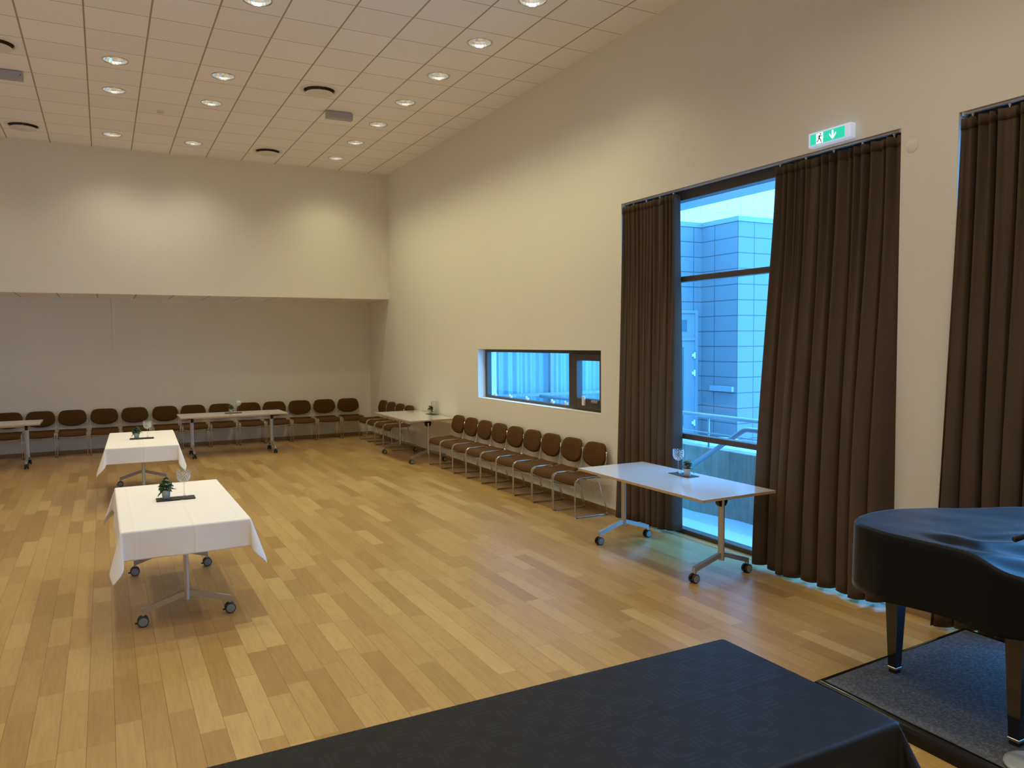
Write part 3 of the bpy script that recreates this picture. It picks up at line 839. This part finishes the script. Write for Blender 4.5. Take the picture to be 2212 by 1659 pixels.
# ------------------------------------------------------------------ tablecloths
def cloth(name, label, cat, loc, rz, lx, ly, ov, mat, z=TZ, seed=0, creases=(), tilt=.10, fin=.55, flare=1.18, step=.016, wrk=.0, skew=0., group=None, cw=.011):
    bm = B(); nx = int((lx + 2 * ov) / step); ny = int((ly + 2 * ov) / step)
    hx, hy = lx / 2, ly / 2; zt = z + .0045
    cuts = (lambda n, h: [-(h + ov) + (2 * (h + ov)) * i / n for i in range(n + 1)])
    def hang(d, t):       # out, down for an arc-length d past the edge
        r = .012; q = r * PI / 2
        if d < q: a = d / r; return r * math.sin(a), r * (1 - math.cos(a))
        return r + (d - q) * math.sin(t), r + (d - q) * math.cos(t)
    def fn(u, v):
        a = -(hx + ov) + 2 * (hx + ov) * u; b = -(hy + ov) + 2 * (hy + ov) * v
        dx, dy = abs(a) - hx, abs(b) - hy; sa, sb = math.copysign(1, a), math.copysign(1, b)
        zz = zt
        for ax, at_, am in creases:
            c = a if ax == 'x' else b
            zz += am * math.exp(-((c - at_) / cw) ** 2)
        if wrk:
            zz += wrk * max(0, noise.noise(Vector((a * 2.2 + seed, b * 9., seed)))) + wrk * .5 * noise.noise(Vector((a * 5, b * 3, seed + 4)))
        if dx <= 0 and dy <= 0: return (a, b, zz)
        if dx > 0 and dy <= 0:
            t = tilt + .05 * math.sin(b * 7 + seed + sa) ; o, dn = hang(dx, t); e = math.exp(-((abs(b) - hy) / .12) ** 2)
            cr = sum(am * math.exp(-((b - at_) / cw) ** 2) for ax, at_, am in creases if ax == 'y')
            return (sa * (hx + o + cr), b, zt - dn)
        if dy > 0 and dx <= 0:
            t = tilt + .05 * math.sin(a * 8 + seed * 2 + sb); o, dn = hang(dy, t)
            cr = sum(am * math.exp(-((a - at_) / cw) ** 2) for ax, at_, am in creases if ax == 'x')
            return (a, sb * (hy + o + cr), zt - dn)
        r = math.hypot(dx, dy); th = math.atan2(dy, dx) / (PI / 2)
        ph = (PI / 2) * th - .55 * math.sin(2 * PI * th) * .5 + skew * math.sin(PI * th) * sa * sb
        tl = tilt + (fin - tilt) * math.sin(PI * th) ** .65
        fl = 1 + (flare - 1) * math.sin(PI * th)
        o, dn = hang(r * fl, tl)
        return (sa * (hx + o * math.cos(ph)), sb * (hy + o * math.sin(ph)), zt - dn)
    grid(bm, nx, ny, fn)
    bmesh.ops.remove_doubles(bm, verts=bm.verts[:], dist=1e-5)
    o = obj(name, bm, mat, smooth=True); o.location = (*loc, 0); o.rotation_euler.z = rz
    tag(o, label, cat, group)
    sm = o.modifiers.new('cloth', 'SOLIDIFY'); sm.thickness = .0015; sm.offset = -1.
    return o
cloth('tablecloth', 'creased white tablecloth nearest the viewer, over the table with the larger plant', 'tablecloth', (-4.650, 6.645), R(.3), .825, 1.82, .205, M['linen'], creases=(('x', .045, .0042), ('y', -.30, .0028), ('y', .42, .0025), ('x', -.33, .002), ('x', .36, .002)), cw=.0065, step=.0085, tilt=.09, fin=.33, flare=1.22, seed=1, skew=.25)
cloth('tablecloth', 'white tablecloth on the farther table in front of the back chairs', 'tablecloth', (-4.705, 11.38), R(-2), .81, 1.81, .205, M['linen'], creases=(('x', .02, .0042), ('y', -.25, .0025), ('y', .45, .0025)), cw=.0065, step=.0085, tilt=.09, fin=.34, flare=1.22, seed=4, skew=-.2)
cloth('tablecloth', 'black patterned tablecloth covering the foreground tables', 'tablecloth', (-4.675, 1.985), 0, 3.62, .80, .36, M['bcloth'], creases=(('y', .02, .0022), ('x', .9, .0012), ('x', -.9, .0012)), tilt=.14, fin=.45, flare=1.05, seed=2, step=.013, wrk=.0035)

# ------------------------------------------------------------------ table settings
def make_plant(potmat, seed, big):
    rnd = random.Random(seed)
    e = empty('potted_plant', (0, 0, 0))
    bm = B(); lathe(bm, [(.001, .0), (.026, .0), (.028, .003), (.0345, .066), (.0345, .070), (.032, .070), (.030, .060)], 32); obj('pot', bm, potmat, e, 50)
    bm = B(); lathe(bm, [(.0305, .060), (.015, .062), (.001, .064)], 24); obj('soil', bm, M['soil'], e, True)
    bm = B()
    def leaf(bm, base, az, el, L, wd, curl):
        d = Vector((math.cos(az) * math.cos(el), math.sin(az) * math.cos(el), math.sin(el))); s = Vector((-math.sin(az), math.cos(az), 0)); n = s.cross(d)
        rows = []
        for i in range(6):
            t = i / 5; w_ = wd * math.sin(PI * min(1, t * .92 + .06)) ** .8
            p = base + d * (L * t) - n * 0 + Vector((0, 0, -curl * L * t * t))
            rows.append([bm.verts.new(p + s * (w_ * q) + n * (.18 * w_ * (abs(q) - .4))) for q in (-1, -.5, 0, .5, 1)])
        for a, b in zip(rows, rows[1:]):
            for k in range(4): bm.faces.new((a[k], a[k + 1], b[k + 1], b[k]))
    for i in range(64 if big else 54):
        az = rnd.uniform(0, 2 * PI); el = rnd.uniform(-.35, 1.45); q = .030 if big else .026
        rad = q * math.cos(el) * rnd.uniform(.5, 1.); base = Vector((rad * math.cos(az), rad * math.sin(az), .100 + q * 1.1 * math.sin(el)))
        leaf(bm, base, az + rnd.uniform(-.5, .5), max(-.5, el * .62 + rnd.uniform(-.35, .2)), rnd.uniform(.028, .042) * (1.1 if big else .95), rnd.uniform(.016, .023), rnd.uniform(.2, .8))
    leaf(bm, Vector((.01, -.004, .078)), -.35, .15, .072, .020, .25)
    leaf(bm, Vector((-.02, .0, .07)), 3.3, -.35, .055, .013, .5)
    o = obj('foliage', bm, M['leaf'], e, True); sm = o.modifiers.new('leaf', 'SOLIDIFY'); sm.thickness = .0008
    bm = B()
    for i in range(14):
        a = rnd.uniform(0, 6.28); rr = rnd.uniform(0, .032); z = .137 + rnd.uniform(-.012, .012)
        bmesh.ops.create_icosphere(bm, subdivisions=1, radius=rnd.uniform(.004, .0075), matrix=Matrix.Translation((rr * math.cos(a), rr * math.sin(a), z)))
    obj('flower_bud', bm, M['bud'], e, True)
    bm = B()
    for i in range(6):
        a = i * 1.05; tube(bm, [(.008 * math.cos(a), .008 * math.sin(a), .06), (.02 * math.cos(a), .02 * math.sin(a), .128)], .0018, 5)
    obj('stalk', bm, M['stemg'], e, True)
    return e
def make_goblet():
    e = empty('crystal_goblet', (0, 0, 0))
    bm = B()
    prof = [(.006, .118), (.022, .122), (.040, .135), (.0500, .155), (.0535, .178), (.0535, .205), (.0525, .226), (.0512, .2265), (.0505, .205), (.0505, .178), (.047, .157), (.037, .139), (.02, .127), (.001, .1245)]
    lathe(bm, prof, 40); obj('bowl', bm, M['bowl'], e, 50)
    bm = B(); lathe(bm, [(.0062, .118), (.0075, .108), (.0055, .10), (.0048, .06), (.0055, .025), (.010, .012)], 16); obj('stem', bm, M['stem'], e, True)
    bm = B(); lathe(bm, [(.010, .012), (.028, .006), (.036, .003), (.037, .001), (.035, .0), (.001, .0)], 32); obj('foot', bm, M['stem'], e, True)
    return e
def make_tray():
    e = B(); box(e, -.145, .145, -.068, .068, 0, .006, bev=.002, seg=1)
    return obj('slate_tray', e, M['slate'])
PL1 = make_plant(M['pot'], 3, True); PL2 = make_plant(M['potpale'], 8, False); G0 = make_goblet(); TR = make_tray()
sets = [  # where, tray xy rot, plant xy, goblet xy, base z
    ('on the nearest white tablecloth', (-4.645, 6.745), R(-1), (-4.715, 6.755), (-4.580, 6.752), TZ + .0090, PL1),
    ('on the farther white tablecloth', (-4.710, 11.33), R(-4), (-4.772, 11.335), (-4.640, 11.34), TZ + .0090, PL1),
    ('on the bare table by the tall window', (-.375, 5.545), R(88), (-.395, 5.47), (-.362, 5.635), TZ, PL2),
    ('on the bare table near the back right corner', (-.09, 12.475), R(90), (-.095, 12.535), (-.075, 12.425), TZ, PL2),
    ('on the long bare table before the back chairs', (-3.075, 14.70), R(0), (-3.115, 14.70), (-2.985, 14.71), TZ, PL2)]
def place(src, state, xyz, rz, lab, cat, group):
    if not state.get(src.name):
        state[src.name] = 1; src.location = xyz; src.rotation_euler.z = rz; return tag(src, lab, cat, group)
    o = dup(src, xyz, rz, lab, group); o['category'] = cat; return o
stt = {}
for where, t, rz, pl, g, z, P in sets:
    place(TR, stt, (*t, z), rz, 'flat dark slate tray ' + where, 'tray', 'slate trays on the tables')
    place(P, stt, (*pl, z + .006), rz + .3, 'small leafy pot plant ' + where, 'plant', 'pot plants on the tables')
    place(G0, stt, (*g, z + .006), rz, 'tall cut crystal goblet ' + where, 'glass', 'crystal goblets on the tables')

# ------------------------------------------------------------------ piano corner
PZ = .08
pf = empty('platform', (-.9, 2.1, 0), label='low carpeted platform with shiny black edging under the piano', cat='platform')
ang = R(2.2)
def pq(x, y, z): return Vector((x, y, z))
# corners in plan (world)
Pc = [(-1.655, 2.955), (-.135, 3.035), (-.16, .7), (-1.73, .6)]
def ploc(p, z): return (p[0] + .9, p[1] - 2.1, z)
bm = B(); prism(bm, [(p[0], p[1]) for p in [(-1.625, 2.925), (-.165, 3.0), (-.19, .73), (-1.70, .63)]], lambda p: ploc(p, .012), lambda p: ploc(p, PZ - .001))
obj('carpet_top', bm, M['carpet'], pf)
bm = B()
for a, b in zip(Pc, Pc[1:] + Pc[:1]):
    d = Vector((b[0] - a[0], b[1] - a[1], 0)).normalized(); n = Vector((d.y, -d.x, 0)); q = d * .02
    cc = Vector((-.9, 2.0, 0)); mid = Vector(((a[0] + b[0]) / 2, (a[1] + b[1]) / 2, 0))
    if n.dot(cc - mid) < 0: n = -n
    A_, B_ = Vector((*a, 0)), Vector((*b, 0))
    sec = [(0., 0.), (0., .050), (.010, .068), (.026, PZ), (.046, PZ + .001), (.058, PZ - .008), (.058, 0.)]
    ra = [bm.verts.new(ploc(A_ + n * u + d * u, v)) for u, v in sec]; rb = [bm.verts.new(ploc(B_ + n * u - d * u, v)) for u, v in sec]
    for k in range(len(sec)): bm.faces.new((ra[k], rb[k], rb[(k + 1) % len(sec)], ra[(k + 1) % len(sec)]))
obj('edge_moulding', bm, simple('glossy_black_edge', (.006, .006, .007), .16, Specular_IOR_Level=.3), pf, 50)

# plan outline of the instrument, counter-clockwise from the bass front corner
ctrl = [(-1.43, 1.45), (-1.43, 1.80), (-1.44, 1.93), (-1.495, 2.05), (-1.505, 2.25), (-1.515, 2.45), (-1.515, 2.65), (-1.47, 2.82), (-1.36, 2.915), (-1.20, 2.965), (-1.03, 2.965), (-.87, 2.925), (-.74, 2.86), (-.60, 2.76), (-.48, 2.66), (-.36, 2.53), (-.26, 2.36), (-.21, 2.15), (-.19, 1.9), (-.19, 1.45)]
def spline(P, n):
    out = []
    for i in range(len(P) - 1):
        p0 = P[max(i - 1, 0)]; p1 = P[i]; p2 = P[i + 1]; p3 = P[min(i + 2, len(P) - 1)]
        for k in range(n):
            t = k / n
            out.append(tuple(.5 * (2 * p1[a] + (p2[a] - p0[a]) * t + (2 * p0[a] - 5 * p1[a] + 4 * p2[a] - p3[a]) * t * t + (-p0[a] + 3 * p1[a] - 3 * p2[a] + p3[a]) * t ** 3) for a in (0, 1)))
    out.append(P[-1]); return out
ol = spline(ctrl, 6)
nfr = 24
ol += [(-.19 + (-1.43 + .19) * (k + 1) / nfr, 1.45) for k in range(nfr - 1)]
cen = (-.95, 2.1)
gp = empty('grand_piano', (-.9, 2.1, PZ), label='black grand piano under a dark cloth cover by the curtains', cat='piano')
def gl_(x, y, z): return (x + .9, y - 2.1, z - PZ)
bm = B()
shr = [(cen[0] + (x - cen[0]) * .955, cen[1] + (y - cen[1]) * .965) for x, y in ol]
prism(bm, shr, lambda p: gl_(p[0], p[1], .64), lambda p: gl_(p[0], p[1], .80)); obj('case', bm, M['lacquer'], gp)
bm = B(); prism(bm, [p for p in shr if p[1] > 2.30], lambda p: gl_(p[0], p[1], .80), lambda p: gl_(p[0], p[1], .945)); obj('lid', bm, M['lacquer'], gp)
bm = B(); box(bm, -1.35 + .9, -.27 + .9, 1.5 - 2.1, 1.66 - 2.1, .78 - PZ, .815 - PZ); obj('keyboard', bm, M['white'], gp)
for lx, ly in ((-1.165, 2.795), (-1.385, 2.005), (-.33, 1.95)):
    bm = B()
    def sq(h, z): return [bm.verts.new(gl_(lx + a * h, ly + b * h, z)) for a, b in ((-1, -1), (1, -1), (1, 1), (-1, 1))]
    c_, s_ = math.cos(.1), math.sin(.1)
    rings = [sq(.024, PZ + .022), sq(.0245, PZ + .04), sq(.042, .60), sq(.042, .642)]
    for a, b in zip(rings, rings[1:]):
        for k in range(4): bm.faces.new((a[k], a[(k + 1) % 4], b[(k + 1) % 4], b[k]))
    bm.faces.new(rings[0]); bm.faces.new(rings[-1])
    lg = obj('leg', bm, M['lacquer'], gp)
    bm = B(); box(bm, lx - .0275 + .9, lx + .0275 + .9, ly - .0275 - 2.1, ly + .0275 - 2.1, .020, .034, bev=.002, seg=1); obj('ferrule', bm, M['brass'], lg)
    bm = B(); box(bm, lx - .022 + .9, lx + .022 + .9, ly - .022 - 2.1, ly + .022 - 2.1, 0.0, .022); obj('foot', bm, M['black'], lg)
bm = B(); box(bm, -.90 + .9, -.76 + .9, 1.86 - 2.1, 1.90 - 2.1, .14 - PZ + .0, .20 - PZ, bev=.006)
for x in (-.88, -.79): tube(bm, [(x + .9, 1.88 - 2.1, .17 - PZ), (x + .9, 1.88 - 2.1, .64 - PZ)], .012, 10)
obj('pedal_lyre', bm, M['lacquer'], gp)

# cloth cover: polar mesh, top then skirt
bm = B(); n = len(ol)
def cz(x, y):
    z = .975
    z -= .125 * sstep(2.24, 1.80, y) * (1 - .3 * sstep(-1.0, -.4, x))
    z += .030 * sstep(-.75, -.25, x) * sstep(2.95, 2.5, y)
    f = sstep(2.40, 2.05, y) * (1 - sstep(-1.0, -.6, x))
    z += .012 * f * math.sin((x * .55 + y) * 34) * sstep(-1.53, -1.40, x)
    z += .016 * math.exp(-(((x + 1.33) / .055) ** 2 + ((y - 2.36) / .12) ** 2)) - .020 * math.exp(-(((x + 1.40) / .035) ** 2 + ((y - 2.33) / .10) ** 2))
    z += .0035 * noise.noise(Vector((x * 6, y * 6, 2.)))
    return z
rings = []
ts = [.02] + [i / 26 for i in range(2, 25)] + [.95, .975, .99]
for t in ts:
    rings.append([bm.verts.new((cen[0] + (x - cen[0]) * t, cen[1] + (y - cen[1]) * t, cz(cen[0] + (x - cen[0]) * t, cen[1] + (y - cen[1]) * t))) for x, y in ol])
nor = []
for k in range(n):
    a = Vector(ol[k - 1]); b = Vector(ol[(k + 1) % n]); d = b - a; nn = Vector((-d.y, d.x)).normalized()
    if nn.dot(Vector(ol[k]) - Vector(cen)) < 0: nn = -nn
    nor.append(nn)
acc = 0.
arc = []
for k in range(n):
    arc.append(acc); acc += (Vector(ol[(k + 1) % n]) - Vector(ol[k])).length
for s in [.0, .012] + [i / 10 for i in range(1, 11)]:
    ring = []
    for k, (x, y) in enumerate(ol):
        z0 = cz(x, y) - .010; z1 = .618 + .008 * math.sin(arc[k] * 9)
        o = .004 * (1 if s > 0 else 0) + s * (.006 + .014 * max(0, math.sin(arc[k] * 11 + 1.)) ** 2) 
        z = z0 + (z1 - z0) * s
        ring.append(bm.verts.new((x + nor[k].x * o, y + nor[k].y * o, z)))
    rings.append(ring)
for a, b in zip(rings, rings[1:]):
    for k in range(n): bm.faces.new((a[k], a[(k + 1) % n], b[(k + 1) % n], b[k]))
bm.faces.new(rings[0])
o = obj('piano_cover', bm, M['cover'], smooth=True); tag(o, 'dark blue-black cloth cover draped over the grand piano', 'cloth cover')
sm = o.modifiers.new('cloth', 'SOLIDIFY'); sm.thickness = .003; sm.offset = -1.

# microphone stand, mostly outside the frame
ms = empty('microphone_stand', (-1.52, 1.84, PZ + .0015), label='microphone stand with pale round foot at the lower right picture edge', cat='microphone stand')
bm = B(); lathe(bm, [(.001, 0.), (.128, 0.), (.132, .004), (.130, .012), (.11, .020), (.03, .030), (.014, .045), (.001, .046)], 40); obj('base', bm, M['mic'], ms, True)
bm = B(); tube(bm, [(0, 0, .03), (0, 0, 1.06)], .010, 12); obj('pole', bm, M['black'], ms, True)
bm = B(); tip = Vector((.07, .162, .986)); end = Vector((0, 0, 1.068)); tube(bm, [tip, end - (tip - end) * .6], .012, 12); obj('boom', bm, M['black'], ms, True)
bm = B(); tube(bm, [tip + (tip - end) * .0, tip - (tip - end) * .10], .0135, 12); obj('boom_clip', bm, M['black'], ms, True)
bm = B(); lathe(bm, [(.018, -.02), (.018, .02)], 14, (0, 0, 1.065), cap0=True, cap1=True, axis='x'); obj('clutch', bm, M['black'], ms, 40)

# ------------------------------------------------------------------ light
def spot(x, y, col, power):
    l = bpy.data.lights.new('downlight_beam', 'SPOT'); l.color = col; l.energy = power; l.spot_size = R(124); l.spot_blend = 1.; l.shadow_soft_size = .07
    o = bpy.data.objects.new('downlight_beam', l); C.objects.link(o); o.location = (x, y, H - .012)
YELLOW = (1., .955, .50); WARM = (1., .89, .66)
for k in (1, 3, 5, 7, 9, 11, 13, 17, 19, 21, 23, 25, 27, 29): spot(LX[0], row_y(k), YELLOW if k < 15 else WARM, {1: 56, 17: 36}.get(k, 74))
for c in (1, 2, 3):
    for k in (1, 5, 7, 11, 13, 17, 19, 23, 25, 29): spot(LX[c], row_y(k), WARM, 46 if k == 1 else 74)
W = bpy.data.worlds.new('winter_sky'); S.world = W; W.use_nodes = True
bg = W.node_tree.nodes['Background']; bg.inputs[0].default_value = (.105, .43, 1., 1); bg.inputs[1].default_value = 9.0

# ------------------------------------------------------------------ camera
cam = bpy.data.cameras.new('camera'); co = bpy.data.objects.new('camera', cam); C.objects.link(co)
cam.sensor_width = 36.; cam.lens = 1660.34 / 2212 * 36; cam.clip_start = .05
r_ = Vector((.88319469, -.46893297, -.00830714)); u_ = Vector((.03328854, .04500886, .99843181)); f_ = Vector((.4678237, .8820862, -.05536168))
co.matrix_world = Matrix(((r_.x, u_.x, -f_.x, -5.12258), (r_.y, u_.y, -f_.y, 0.), (r_.z, u_.z, -f_.z, 1.99592), (0, 0, 0, 1)))
S.camera = co
S.view_settings.view_transform = 'Standard'; S.view_settings.look = 'None'; S.view_settings.gamma = 1.; S.view_settings.use_curve_mapping = False
S.view_settings.exposure = .12
S.cycles.use_denoising = True
S.cycles.max_bounces = 10; S.cycles.diffuse_bounces = 6; S.cycles.transparent_max_bounces = 12
S.cycles.sample_clamp_indirect = 6.
for o in list(bpy.data.objects):
    if o.type == 'MESH' and not o.users_collection: bpy.data.objects.remove(o)
